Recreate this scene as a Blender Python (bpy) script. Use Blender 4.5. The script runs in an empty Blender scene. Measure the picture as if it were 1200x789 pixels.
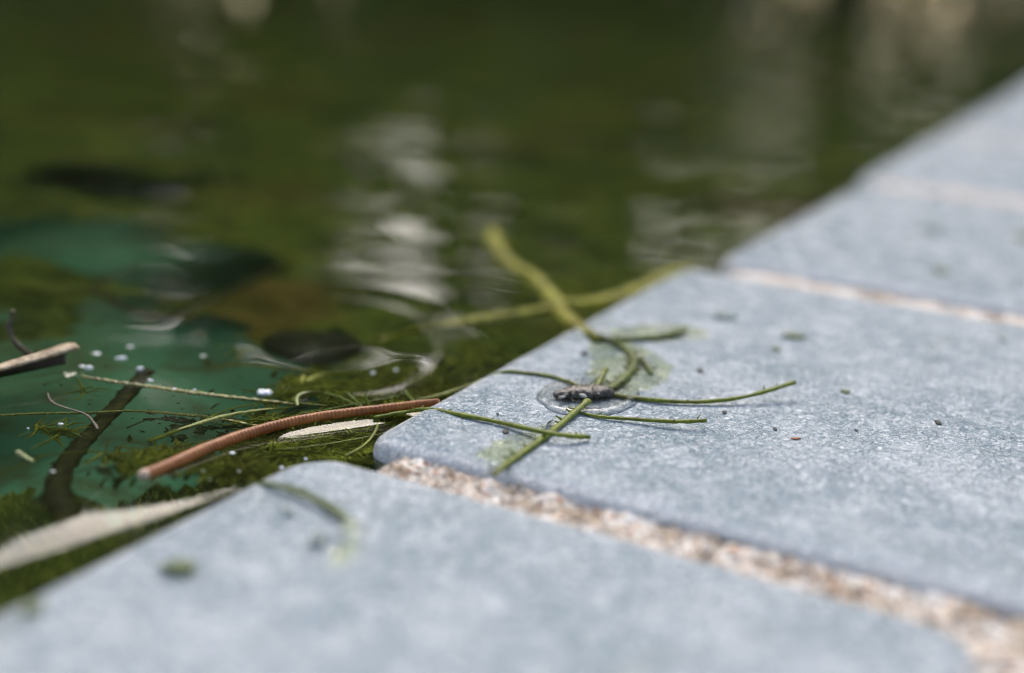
import bpy, bmesh, math, random
import numpy as np
from mathutils import Vector, Matrix, noise

random.seed(7)
rng = np.random.default_rng(7)
scene = bpy.context.scene
COL = scene.collection

# ------------------------------------------------------------------ camera
TILE = 0.200                       # tile pitch along the pool edge (m)
CAMH = TILE / 1.9568               # camera height over the tile tops
F = 1552.4                         # focal length in pixels of a 1200 px wide picture
PITCH, ROLL, YAW = 0.29644, -0.05550, 0.50268
cp, sp = math.cos(PITCH), math.sin(PITCH)
cr, sr = math.cos(ROLL), math.sin(ROLL)
FWD = Vector((0, cp, -sp)); R0 = Vector((1, 0, 0)); U0 = Vector((0, sp, cp))
RIGHT = cr * R0 - sr * U0
UP = sr * R0 + cr * U0
CPOS = Vector((0, 0, CAMH))
cam = bpy.data.cameras.new('camera')
camo = bpy.data.objects.new('camera', cam)
COL.objects.link(camo)
camo.matrix_world = Matrix(((RIGHT.x, UP.x, -FWD.x, CPOS.x), (RIGHT.y, UP.y, -FWD.y, CPOS.y),
                            (RIGHT.z, UP.z, -FWD.z, CPOS.z), (0, 0, 0, 1)))
cam.sensor_width = 36.0
cam.lens = F / 1200.0 * 36.0
cam.clip_start = 0.005
cam.clip_end = 500
cam.dof.use_dof = True
cam.dof.aperture_fstop = 4.2
cam.dof.aperture_blades = 0
scene.camera = camo

# ------------------------------------------------------------------ sky, sun, exposure
SUN_EL, SUN_AZ = math.radians(43), math.radians(-2)   # azimuth from +Y towards +X
world = bpy.data.worlds.new('World'); scene.world = world
world.use_nodes = True
nt = world.node_tree
sky = nt.nodes.new('ShaderNodeTexSky'); sky.sky_type = 'NISHITA'
sky.sun_disc = False
sky.sun_elevation = SUN_EL; sky.sun_rotation = SUN_AZ
sky.air_density = 1.0; sky.dust_density = 4.0; sky.ozone_density = 1.0
nt.links.new(sky.outputs[0], nt.nodes['Background'].inputs[0])
nt.nodes['Background'].inputs[1].default_value = 0.15
sun = bpy.data.lights.new('sun', 'SUN'); suno = bpy.data.objects.new('sun', sun); COL.objects.link(suno)
sun.energy = 1.5; sun.angle = math.radians(48); sun.color = (1.0, 0.975, 0.95)
SUND = Vector((math.sin(SUN_AZ) * math.cos(SUN_EL), math.cos(SUN_AZ) * math.cos(SUN_EL), math.sin(SUN_EL)))
suno.rotation_euler = (-SUND).to_track_quat('-Z', 'Y').to_euler()
suno.location = SUND * 5
vs = scene.view_settings
vs.view_transform = 'Standard'; vs.look = 'None'; vs.gamma = 1.0; vs.use_curve_mapping = False
vs.exposure = 0.76
scene.render.engine = 'CYCLES'
cy = scene.cycles
cy.use_denoising = True; cy.filter_width = 1.0
cy.max_bounces = 10; cy.transmission_bounces = 8; cy.transparent_max_bounces = 12
cy.caustics_refractive = True; cy.caustics_reflective = True

# ------------------------------------------------------------------ coordinates
WZ = -0.0050                       # water level (tile tops are z = 0)
AX, AY = -0.28172 * CAMH, 2.50060 * CAMH
ED = Vector((math.sin(YAW), math.cos(YAW), 0))       # along the pool edge
ND = Vector((math.cos(YAW), -math.sin(YAW), 0))      # from the water into the deck

def E(s, w, z=0.0):
    return Vector((AX, AY, z)) + ED * s + ND * w
def toE(p):
    d = Vector((p.x - AX, p.y - AY, 0))
    return d.dot(ED), d.dot(ND)
def ray(px, py):
    return FWD + RIGHT * ((px - 600) / F) + UP * ((394.5 - py) / F)
def P(px, py, z=0.0):              # the point of the level plane z under that direction
    d = ray(px, py); t = (z - CAMH) / d.z
    return CPOS + d * t
def PV(px, py, y):                 # the point of the upright plane at that distance
    d = ray(px, py); return CPOS + d * (y / d.y)
def mm(pt):                        # metres per photo pixel at that point
    return (pt - CPOS).dot(FWD) / F
cam.dof.focus_distance = (P(640, 489, 0) - CPOS).dot(FWD)

# ------------------------------------------------------------------ object helpers
def obj(name, me, mat=None, parent=None):
    o = bpy.data.objects.new(name, me); COL.objects.link(o)
    if mat: me.materials.append(mat)
    if parent: o.parent = parent
    return o
def tag(o, label=None, cat=None, group=None, kind=None):
    if label: o['label'] = label
    if cat: o['category'] = cat
    if group: o['group'] = group
    if kind: o['kind'] = kind
    return o
def empty(name, loc=(0, 0, 0)):
    o = bpy.data.objects.new(name, None); COL.objects.link(o); o.location = loc
    o.empty_display_size = 0.01
    return o
def under(parent, pts):            # world points into the frame of an (unrotated) empty
    return [Vector(p) - parent.location for p in pts]
def mesh(name, v, f, smooth=True):
    me = bpy.data.meshes.new(name); me.from_pydata([tuple(x) for x in v], [], f); me.update()
    if smooth: me.shade_smooth()
    return me
def spline(pts, n):
    pts = [Vector(p) for p in pts]
    q = [pts[0] * 2 - pts[1]] + pts + [pts[-1] * 2 - pts[-2]]
    out = []; m = len(pts) - 1
    for i in range(n):
        t = i / (n - 1) * m; k = min(int(t), m - 1); u = t - k
        a, b, c, d = q[k], q[k + 1], q[k + 2], q[k + 3]
        out.append(0.5 * ((2 * b) + (c - a) * u + (2 * a - 5 * b + 4 * c - d) * u * u + (3 * b - a - 3 * c + d) * u ** 3))
    return out
def lerpl(vals, t):
    if not hasattr(vals, '__len__'): return vals
    m = len(vals) - 1; k = min(int(t * m), m - 1) if m else 0
    return vals[0] if m == 0 else vals[k] + (vals[k + 1] - vals[k]) * (t * m - k)
def tube_data(path, rad, sides=8, wob=0.0, ring=None, flat=1.0, v=None, f=None, seed=0):
    v = [] if v is None else v; f = [] if f is None else f
    base = len(v); n = len(path); prev = None
    for i, p in enumerate(path):
        t = (path[min(i + 1, n - 1)] - path[max(i - 1, 0)]).normalized()
        up = Vector((0, 0, 1))
        if abs(t.z) > 0.9: up = Vector((0, 1, 0))
        sd = t.cross(up).normalized()
        if prev is not None and sd.dot(prev) < 0: sd = -sd
        prev = sd
        uu = sd.cross(t).normalized()
        if uu.z < 0: uu = -uu
        r = lerpl(rad, i / (n - 1))
        if ring: r *= ring(i, i / (n - 1))
        for k in range(sides):
            a = 2 * math.pi * k / sides
            rr = r
            if wob:
                rr *= 1 + wob * noise.noise(Vector((p.x * 900 + seed * 7, p.y * 900 + k * 1.3, a)))
            v.append(p + sd * (math.cos(a) * rr) + uu * (math.sin(a) * rr * flat))
    for i in range(n - 1):
        for k in range(sides):
            a = base + i * sides + k; b = base + i * sides + (k + 1) % sides
            f.append((a, b, b + sides, a + sides))
    f.append(tuple(base + k for k in range(sides))[::-1])
    f.append(tuple(base + (n - 1) * sides + k for k in range(sides)))
    return v, f
def fix(me):
    bm = bmesh.new(); bm.from_mesh(me); bmesh.ops.recalc_face_normals(bm, faces=bm.faces); bm.to_mesh(me); bm.free()
    return me
def lump_mesh(name, c, rx, ry, rz, rot=0.0, amp=0.25, seed=0, sub=2, freq=1.6):
    bm = bmesh.new(); bmesh.ops.create_icosphere(bm, subdivisions=sub, radius=1)
    for q in bm.verts:
        n_ = noise.noise(q.co * freq + Vector((seed * 3.7, seed * 1.9, 0)))
        q.co *= 1 + amp * n_
        q.co = Vector((q.co.x * rx, q.co.y * ry, q.co.z * rz))
    bmesh.ops.rotate(bm, verts=bm.verts, cent=(0, 0, 0), matrix=Matrix.Rotation(rot, 3, 'Z'))
    bmesh.ops.translate(bm, verts=bm.verts, vec=c)
    me = bpy.data.meshes.new(name); bm.to_mesh(me); bm.free(); me.shade_smooth()
    return me

# ------------------------------------------------------------------ materials
class M:
    """small node-material builder"""
    def __init__(s, name):
        s.m = bpy.data.materials.new(name); s.m.use_nodes = True; s.t = s.m.node_tree
        s.b = s.t.nodes['Principled BSDF']; s.out = s.t.nodes['Material Output']
        s.tc = s.t.nodes.new('ShaderNodeTexCoord')
    def n(s, kind, **kw):
        x = s.t.nodes.new('ShaderNode' + kind)
        for k, v in kw.items(): setattr(x, k, v)
        return x
    def l(s, a, b): s.t.links.new(a, b)
    def noise(s, scale, detail=4, rough=.55, dist=0.0, coord='Object', vec=None):
        x = s.n('TexNoise'); x.inputs['Scale'].default_value = scale; x.inputs['Detail'].default_value = detail
        x.inputs['Roughness'].default_value = rough; x.inputs['Distortion'].default_value = dist
        s.l(vec if vec is not None else s.tc.outputs[coord], x.inputs['Vector']); return x.outputs['Fac']
    def voro(s, scale, feature='F1', rnd=1.0, out='Distance'):
        x = s.n('TexVoronoi'); x.feature = feature; x.inputs['Scale'].default_value = scale
        x.inputs['Randomness'].default_value = rnd
        s.l(s.tc.outputs['Object'], x.inputs['Vector']); return x.outputs[out]
    def ramp(s, fac, stops, interp='LINEAR'):
        x = s.n('ValToRGB'); x.color_ramp.interpolation = interp; e = x.color_ramp.elements
        while len(e) < len(stops): e.new(0.5)
        for k, (pos, c) in enumerate(stops):
            e[k].position = pos
            e[k].color = (c, c, c, 1) if isinstance(c, (int, float)) else (*c, 1)
        s.l(fac, x.inputs[0]); return x.outputs[0]
    def mix(s, fac, a, b, mode='MIX'):
        x = s.n('Mix', data_type='RGBA', blend_type=mode)
        if hasattr(fac, 'links'): s.l(fac, x.inputs[0])
        else: x.inputs[0].default_value = fac
        for sock, val in ((x.inputs[6], a), (x.inputs[7], b)):
            if hasattr(val, 'links'): s.l(val, sock)
            else: sock.default_value = (*val, 1)
        return x.outputs[2]
    def math(s, op, a, b=None):
        x = s.n('Math', operation=op)
        for sock, val in ((x.inputs[0], a), (x.inputs[1], b)):
            if val is None: continue
            if hasattr(val, 'links'): s.l(val, sock)
            else: sock.default_value = val
        return x.outputs[0]
    def bump(s, h, strength, dist, prev=None):
        x = s.n('Bump'); x.inputs['Strength'].default_value = strength; x.inputs['Distance'].default_value = dist
        s.l(h, x.inputs['Height'])
        if prev is not None: s.l(prev, x.inputs['Normal'])
        return x.outputs[0]
    def set(s, **kw):
        nm = dict(col='Base Color', rough='Roughness', norm='Normal', spec='Specular IOR Level', ior='IOR', sss='Subsurface Weight', coat='Coat Weight', trans='Transmission Weight')
        for k, v in kw.items():
            sock = s.b.inputs[nm[k]]
            if hasattr(v, 'links'): s.l(v, sock)
            elif isinstance(v, tuple): sock.default_value = (*v, 1)
            else: sock.default_value = v
        return s.m

def mat_tile():
    m = M('glazed_blue_grey_tile')
    big = m.noise(28, 3, .5); mid = m.noise(125, 4, .6, .5); fine = m.noise(760, 3, .65, 1.2)
    c = m.ramp(big, [(.36, (.36, .46, .49)), (.50, (.47, .555, .58)), (.66, (.66, .715, .72))])
    c = m.mix(m.ramp(mid, [(.46, 0.0), (.64, .68)]), c, (.78, .815, .82))
    c = m.mix(m.ramp(fine, [(.52, 0.0), (.60, .9)]), c, (.90, .92, .92))
    c = m.mix(m.ramp(fine, [(.35, .7), (.43, 0.0)]), c, (.25, .33, .36))
    oi = m.n('ObjectInfo')
    c = m.mix(m.ramp(oi.outputs['Random'], [(0.0, .10), (1.0, 0.0)]), c, (.36, .40, .40))
    c = m.mix(m.ramp(m.noise(17, 5, .65, 1.5), [(.54, 0.0), (.66, .28)]), c, (.47, .49, .42))
    v = m.voro(260, 'F1')
    b = m.bump(fine, 1.0, .0020)
    b = m.bump(v, .5, .0010, b)
    b = m.bump(m.voro(620), .6, .0007, b)
    b = m.bump(m.noise(1900, 2), .25, .0003, b)
    r = m.ramp(mid, [(.3, .14), (.7, .34)])
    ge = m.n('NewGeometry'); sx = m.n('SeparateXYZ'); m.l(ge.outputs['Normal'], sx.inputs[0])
    c = m.mix(m.ramp(m.math('ADD', sx.outputs[2], m.math('MULTIPLY', mid, .06)), [(.86, .95), (.985, 0.0)]), c, (.82, .83, .81))   # sky brightness on the rounded rims painted in as paler colour
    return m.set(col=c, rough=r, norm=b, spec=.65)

def mat_mortar():
    m = M('sandy_cream_mortar')
    big = m.noise(95, 4); g = m.voro(850, 'F1', out='Color')
    sep = m.n('SeparateColor'); m.l(g, sep.inputs[0]); rnd = sep.outputs[0]
    c = m.ramp(rnd, [(.0, (.70, .60, .48)), (.25, (.80, .72, .62)), (.50, (.86, .81, .73)), (.82, (.72, .60, .46)), (.88, (.50, .24, .11)), (.94, (.34, .18, .10)), (.97, (.80, .74, .66))], 'CONSTANT')
    c = m.mix(m.ramp(big, [(.38, .85), (.55, 0.0)]), c, (.38, .275, .175))
    d = m.voro(850, 'F1')
    b = m.bump(d, -.6, .0008); b = m.bump(m.noise(1500, 3), .5, .0005, b)
    return m.set(col=c, rough=.85, norm=b, spec=.3)

def mat_stem(name, a, bcol, scale=900, rough=.38, spec=.5, dots=None):
    m = M(name)
    c = m.ramp(m.noise(scale, 3, .6), [(.35, a), (.65, bcol)])
    c = m.mix(m.ramp(m.noise(scale * .22, 3), [(.50, 0.0), (.66, .6)]), c, tuple(x * k for x, k in zip(a, (.75, .55, .7))))
    if dots:
        c = m.mix(m.ramp(m.voro(dots[0]), [(dots[1], 1.0), (dots[1] + .06, 0.0)]), c, dots[2])
    b = m.bump(m.noise(scale * 2, 2), .4, .0003)
    return m.set(col=c, rough=rough, norm=b, spec=spec)

def mat_flat(name, col, rough=.5, var=.25, scale=400):
    m = M(name)
    k = tuple(x * (1 - var) for x in col); h = tuple(min(1, x * (1 + var)) for x in col)
    return m.set(col=m.ramp(m.noise(scale, 4), [(.3, k), (.7, h)]), rough=rough)

def mat_water():
    m = M('pool_water')
    rf = m.n('BsdfRefraction'); rf.inputs['IOR'].default_value = 1.333; rf.inputs['Roughness'].default_value = 0.0
    rf.inputs['Color'].default_value = (.84, .92, .76, 1)
    gl = m.n('BsdfGlossy'); gl.inputs['Roughness'].default_value = 0.0
    fr = m.n('Fresnel'); fr.inputs[0].default_value = 1.333
    mx = m.n('MixShader'); m.l(fr.outputs[0], mx.inputs[0]); m.l(rf.outputs[0], mx.inputs[1]); m.l(gl.outputs[0], mx.inputs[2])
    df = m.n('BsdfDiffuse'); df.inputs[0].default_value = (.20, .23, .09, 1)          # suspended algae cloud the water
    m2 = m.n('MixShader'); m2.inputs[0].default_value = .020; m.l(mx.outputs[0], m2.inputs[1]); m.l(df.outputs[0], m2.inputs[2])
    m.l(m2.outputs[0], m.out.inputs[0]); return m.m

def mat_film(name, tint, ior=1.18):
    m = M(name)
    tr = m.n('BsdfTransparent'); m.l(m.ramp(m.noise(160, 3), [(.30, (.985, .992, .97)), (.54, tint)]), tr.inputs[0])
    gl = m.n('BsdfGlossy'); gl.inputs['Roughness'].default_value = .03
    fr = m.n('Fresnel'); fr.inputs[0].default_value = ior
    mx = m.n('MixShader'); m.l(fr.outputs[0], mx.inputs[0]); m.l(tr.outputs[0], mx.inputs[1]); m.l(gl.outputs[0], mx.inputs[2])
    m.l(mx.outputs[0], m.out.inputs[0]); return m.m

def mat_liner():
    m = M('teal_pool_liner')
    c = m.ramp(m.noise(9, 4, .6), [(.35, (.018, .105, .058)), (.65, (.055, .27, .185))])
    c = m.mix(m.ramp(m.noise(45, 5, .65), [(.48, 0.0), (.66, .8)]), c, (.035, .06, .01))
    return m.set(col=c, rough=.6)

def mat_algae():
    m = M('olive_algae_mat')
    big = m.noise(16, 5, .6, .6); mid = m.noise(95, 5, .65); fine = m.noise(620, 3, .7)
    c = m.ramp(big, [(.36, (.018, .034, .006)), (.47, (.060, .085, .010)), (.58, (.120, .140, .016)), (.70, (.20, .175, .035))])
    c = m.mix(m.ramp(mid, [(.36, .8), (.55, 0.0)]), c, (.022, .030, .005))
    c = m.mix(m.ramp(fine, [(.54, 0.0), (.64, .85)]), c, (.30, .30, .06))
    c = m.mix(m.ramp(m.noise(9, 3), [(.56, 0.0), (.68, .7)]), c, (.16, .075, .02))
    b = m.bump(mid, .6, .004); b = m.bump(fine, .6, .001, b)
    return m.set(col=c, rough=.75, norm=b, spec=.2)

MT = dict(
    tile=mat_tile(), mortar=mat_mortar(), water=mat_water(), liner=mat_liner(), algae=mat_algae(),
    film=mat_film('thin_clear_water', (.985, .99, .985), 1.3), gfilm=mat_film('thin_green_water', (.968, .985, .83)),
    green=mat_stem('moss_green_stem', (.095, .125, .006), (.21, .235, .018), 700, .45, .3),
    dgreen=mat_stem('deep_green_stem', (.055, .085, .006), (.12, .15, .012), 600, .5, .3),
    lgreen=mat_stem('pale_green_filament', (.20, .25, .06), (.36, .40, .14), 900),
    ygreen=mat_stem('yellow_green_branch', (.13, .13, .008), (.30, .28, .018), 260, .6, .2),
    fuzz=mat_stem('olive_thread', (.16, .165, .014), (.40, .40, .06), 200, .6, .2),
    beaded=mat_stem('beaded_olive_filament', (.11, .11, .012), (.22, .20, .03), 300, .4, .5, (1100, .22, (.50, .46, .16))),
    brown=mat_stem('ringed_brown_skin', (.22, .066, .012), (.36, .130, .028), 260, .38, .35),
    paletip=mat_flat('pale_cut_end', (.66, .46, .30), .6),
    root=mat_stem('dark_root_bark', (.014, .012, .005), (.065, .052, .014), 350, .7, .25, (700, .2, (.008, .008, .004))),
    bark=mat_stem('dry_tan_reed', (.26, .17, .085), (.52, .40, .25), 500, .6, .4),
    inner=mat_flat('dark_reed_inside', (.05, .035, .02), .8),
    twig=mat_stem('dark_curled_twig', (.03, .025, .014), (.12, .10, .04), 600, .6),
    pod=mat_stem('mottled_grey_brown_scale', (.030, .026, .020), (.16, .135, .10), 800, .45, .5),
    foam=mat_flat('white_foam', (.78, .78, .76), .5, .06),
    sand=mat_flat('sand_grain', (.66, .56, .45), .8),
    crumb=mat_flat('dark_crumb', (.03, .028, .02), .7),
    gcrumb=mat_flat('olive_green_crumb', (.10, .13, .04), .6),
    greycrumb=mat_flat('grey_green_crumb', (.20, .24, .22), .7),
    leaf=mat_flat('sunken_dark_leaf', (.018, .028, .006), .6),
    sunk=mat_flat('sunken_brown_leaf', (.010, .008, .005), .6),
    foliage=mat_flat('tree_foliage', (.06, .085, .02), .6, .4, 8),
    trunk=mat_flat('tree_bark', (.09, .065, .045), .9, .3, 20),
    grass=mat_flat('lawn', (.06, .09, .025), .9, .4, 6),
    concrete=mat_flat('pool_surround', (.38, .37, .35), .9, .12, 20),
)

# ------------------------------------------------------------------ the pool basin, ground, far deck
S0, S1, W0, W1 = -3.0, 7.0, -4.6, 0.006
FL = WZ - 0.125
def quad(pts): return pts
def build_basin():
    v = []; f = []
    ss = np.linspace(S0, S1, 60); ws = np.linspace(W0, W1, 40)
    for w in ws:
        for s in ss:
            v.append(E(s, w, FL + .012 * noise.noise(Vector((s * 5, w * 5, 1)))))
    ns = len(ss)
    for j in range(len(ws) - 1):
        for i in range(ns - 1):
            a = j * ns + i; f.append((a, a + 1, a + 1 + ns, a + ns))
    b = len(v)
    for (s, w) in ((S0, W0), (S1, W0), (S1, W1), (S0, W1)):
        v.append(E(s, w, FL - .03)); v.append(E(s, w, -.013))
    for k in range(4):
        a = b + 2 * k; c = b + 2 * ((k + 1) % 4)
        f.append((a, c, c + 1, a + 1))
    return mesh('pool_basin', v, f)
tag(obj('pool_basin', build_basin(), MT['liner']), 'teal pool liner seen through the green water', kind='structure')

def frame_mesh(name, s0, s1, w0, w1, S0, S1, W0, W1, z):
    o = [E(S0, W0, z), E(S1, W0, z), E(S1, W1, z), E(S0, W1, z)]
    i = [E(s0, w0, z), E(s1, w0, z), E(s1, w1, z), E(s0, w1, z)]
    return mesh(name, o + i, [(0, 1, 5, 4), (1, 2, 6, 5), (2, 3, 7, 6), (3, 0, 4, 7)], False)
tag(obj('ground', frame_mesh('ground', S0 - .5, S1 + .5, W0 - .5, W1 + .9, -150, 150, -150, 150, -.02), MT['grass']), 'dark lawn round the pool', kind='structure')
# plain surround on the three other sides of the pool
def surround():
    v = []; f = []
    for (a, b, c, d) in ((S0 - .6, S1 + .6, W0 - .6, W0 + .002), (S0 - .6, S0 + .002, W0 + .002, W1 + 1.0), (S1 - .002, S1 + .6, W0 + .002, W1 + 1.0)):
        k = len(v)
        for z in (-.03, 0.0):
            v += [E(a, c, z), E(b, c, z), E(b, d, z), E(a, d, z)]
        f += [(k + 4, k + 5, k + 6, k + 7), (k, k + 1, k + 5, k + 4), (k + 1, k + 2, k + 6, k + 5), (k + 2, k + 3, k + 7, k + 6), (k + 3, k, k + 4, k + 7)]
    return mesh('pool_surround', v, f, False)
tag(obj('pool_surround', surround(), MT['concrete']), 'pale concrete surround on the far sides of the pool', kind='structure')

# ------------------------------------------------------------------ coping tiles
coping = empty('pool_coping', E(0, 0, 0))
tag(coping, 'row of blue grey glazed tiles with sandy mortar along the pool edge', kind='structure')

def tile_mesh(name, L, D, rc_front, rc_back, front_r, side_r, thick=.012, seed=0):
    """rounded slab: local x along the pool edge (0..L), local y into the deck (0..D), top at z=0"""
    out = []
    def corner(cx, cy, r, a0):
        n = 9
        for k in range(n):
            a = a0 + math.pi / 2 * k / (n - 1)
            out.append((cx + r * math.cos(a), cy + r * math.sin(a), math.cos(a), math.sin(a)))
    def side(p, q, nrm, n):
        for k in range(1, n):
            t = k / n
            out.append((p[0] + (q[0] - p[0]) * t, p[1] + (q[1] - p[1]) * t, *nrm))
    rf, rb = max(rc_front, front_r + .0006), max(rc_back, side_r + .0006)
    corner(rf, rf, rf, math.pi); side((rf, 0), (L - rf, 0), (0, -1), 30)
    corner(L - rf, rf, rf, 1.5 * math.pi); side((L, rf), (L, D - rb), (1, 0), 50)
    corner(L - rb, D - rb, rb, 0); side((L - rb, D), (rb, D), (0, 1), 20)
    corner(rb, D - rb, rb, .5 * math.pi); side((0, D - rb), (0, rf), (-1, 0), 50)
    prof = [(1, 0), (.8, .035), (.6, .11), (.42, .21), (.26, .35), (.13, .53), (.04, .76), (0, 1.0)]
    v = []; f = []; n = len(out)
    for (ins, dz) in prof:
        for (x, y, nx, ny) in out:
            r = side_r + (front_r - side_r) * max(0, -ny) ** 1.5
            j = 1 + .10 * noise.noise(Vector((x * 60 + seed * 9, y * 60, 0)))
            chip = .00018 * noise.noise(Vector((x * 260, y * 260, seed * 3.1))) + .0003 * noise.noise(Vector((x * 45, y * 45, seed)))
            v.append(Vector((x - nx * (r * ins * j) + nx * chip, y - ny * (r * ins * j) + ny * chip, -r * .75 * dz)))
    for (x, y, nx, ny) in out:
        v.append(Vector((x, y, -thick)))
    for j in range(len(prof)):
        for i in range(n):
            a = j * n + i; b = j * n + (i + 1) % n
            f.append((a, a + n, b + n, b))
    f.append(tuple(range(n)))
    me = mesh(name, v, f); fix(me); return me

JW = 0.0120                         # joint width
GAPS = [  # s start, length, w front, depth, yaw (deg), corner radius, dz
    (-.2000, .1905, -.0050, .1350, -1.2, .011, -.0003),
    (.0015, .1860, -.0035, .420, -2.0, .0085, .0004),
    (.2020, .1870, -.0030, .420, -1.4, .013, .0016),
    (.4025, .1865, -.0120, .420, -2.2, .013, .0022),
    (.6020, .1880, -.0180, .420, -2.6, .013, .0030),
    (.8020, .1880, -.0285, .420, -2.8, .012, .0003),
    (1.002, .1880, -.0385, .420, -3.0, .007, .0003),
    (-.4000, .1890, -.0050, .420, 0.0, .008, 0.0),
    (-.2000, .1900, .1415, .280, -1.2, .004, 0.0),
]
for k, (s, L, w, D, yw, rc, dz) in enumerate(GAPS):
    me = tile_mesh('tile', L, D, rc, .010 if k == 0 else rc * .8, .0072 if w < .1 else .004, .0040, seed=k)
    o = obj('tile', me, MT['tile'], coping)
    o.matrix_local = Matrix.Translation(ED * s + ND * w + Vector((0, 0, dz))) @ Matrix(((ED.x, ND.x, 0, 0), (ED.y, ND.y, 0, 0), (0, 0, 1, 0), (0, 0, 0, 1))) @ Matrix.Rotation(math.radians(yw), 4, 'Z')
# mortar: a recessed rough bed; fine where the photograph shows it close
SKEW = math.tan(math.radians(1.9))
def joint_mesh(s0, s1, w0, w1, ds, dw, top, seed, front=True, shift=0.0):
    v = []; f = []
    ns = max(4, int((s1 - s0) / ds)); nw = max(4, int((w1 - w0) / dw))
    for j in range(nw + 1):
        w = w0 + (w1 - w0) * j / nw
        for i in range(ns + 1):
            s = s0 + (s1 - s0) * i / ns
            q = Vector((s, w, seed))
            z = top + .0009 * noise.noise(q * 130) + .0009 * noise.noise(q * 420) + .0006 * noise.noise(q * 1100)
            z -= .0050 * max(0, noise.noise(q * 420 + Vector((5, 5, 5))) - .22)
            ww = w
            if front and j == 0: z = WZ - .012
            elif front:
                dd = (w - w0) / .007
                if dd < 1: z -= .0075 * (1 - math.sqrt(max(0, 1 - (1 - dd) ** 2)))
            v.append(ED * (s + SKEW * ww) + ND * (ww + shift) + Vector((0, 0, z)))
    for j in range(nw):
        for i in range(ns):
            a = j * (ns + 1) + i; f.append((a, a + 1, a + ns + 2, a + ns + 1))
    return mesh('mortar_joint', v, f)
for k in range(-2, 6):
    fine = k in (0, 1)
    s = .2 * k - .0045; sh_ = (0, 0, 0, -.002, -.008, -.016, -.026, -.036)[k + 2]
    me = joint_mesh(s - JW * .5 - .0065, s + JW * .5 + .0055, .0035, .45, .0005 if k == 0 else .0012, .0007 if k == 0 else .002, {0: -.0025, 2: .0009, 3: .0014}.get(k, -.0014), k, True, sh_)
    obj('mortar_joint', me, MT['mortar'], coping)
obj('mortar_joint', joint_mesh(-.2 + .004, -.012, .1255, .1450, .0010, .0008, -.0026, 11, False), MT['mortar'], coping)
# sand grains pressed into the nearest joint (too small to pick apart)
def grains():
    v = []; f = []
    for _ in range(2600):
        w = .004 + .40 * random.random() ** 1.3; s = (random.random() - .5) * JW * 1.15 - .0045 + SKEW * w
        c = ED * s + ND * w + Vector((0, 0, -.0024 + random.uniform(-.0006, .0005)))
        if w < .01: c.z -= .004 * (1 - (w - .004) / .006) ** 2
        r = random.uniform(.00025, .00065)
        k = len(v)
        for d in ((1, 0, 0), (-1, 0, 0), (0, 1, 0), (0, -1, 0), (0, 0, 1), (0, 0, -1)):
            v.append(c + Vector(d) * r * random.uniform(.7, 1.2))
        for (a, b, c_) in ((0, 2, 4), (2, 1, 4), (1, 3, 4), (3, 0, 4), (2, 0, 5), (1, 2, 5), (3, 1, 5), (0, 3, 5)):
            f.append((k + a, k + b, k + c_))
    return mesh('sand_grains', v, f)
g = obj('sand_grains', grains(), MT['mortar'], coping); g['kind'] = 'stuff'
# packed bed under the tiles
def bed():
    v = []
    for z in (-.011, -.03):
        v += [ED * s + ND * w + Vector((0, 0, z)) for s, w in ((-3.0, .0075), (7.0, .0075), (7.0, 1.05), (-3.0, 1.05))]
    return mesh('mortar_bed', v, [(0, 1, 2, 3), (0, 4, 5, 1), (1, 5, 6, 2), (2, 6, 7, 3), (3, 7, 4, 0)], False)
obj('mortar_bed', bed(), MT['mortar'], coping)

# ------------------------------------------------------------------ water surface
def pl(pts): return np.array([[p.x, p.y] for p in (P(x, y, WZ) for x, y in pts)])
TILT = math.tan(math.radians(12.5))
def ramp_band(X, Y, low, high, tilt=.19, decay=.03, soft=1.0, left_fade=False):
    """between two lines the water leans towards the viewer: the meniscus against a floating thing"""
    lo, hi = pl(low), pl(high)
    ylo = np.interp(X, lo[:, 0], lo[:, 1]); yhi = np.maximum(np.interp(X, hi[:, 0], hi[:, 1]), ylo)
    inside = (X > max(lo[0, 0], hi[0, 0])) & (X < min(lo[-1, 0], hi[-1, 0]))
    rise = tilt * (yhi - ylo)
    u = np.clip((Y - ylo) / np.maximum(yhi - ylo, 1e-6), 0, 1)
    h = np.where(Y < ylo, 0, np.where(Y < yhi, rise * (1 - (1 - u) ** soft) / soft, rise / soft * np.exp(-((Y - yhi) / decay) ** 2)))
    x0, x1 = max(lo[0, 0], hi[0, 0]), min(lo[-1, 0], hi[-1, 0])
    e = np.clip((X - x0) / (.45 * (x1 - x0)), 0, 1) if left_fade else 1.0      # dies away smoothly at its far end
    return np.where(inside, h, 0) * (e * e * (3 - 2 * e) if left_fade else 1.0)
WAVES = []
for k in range(34):
    lam = math.exp(rng.uniform(math.log(.018), math.log(.20)))
    ang = rng.normal(math.pi / 2 + .1, .55)
    WAVES.append((lam, ang, rng.uniform(0, 6.28), rng.uniform(.5, 1.0)))
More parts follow.
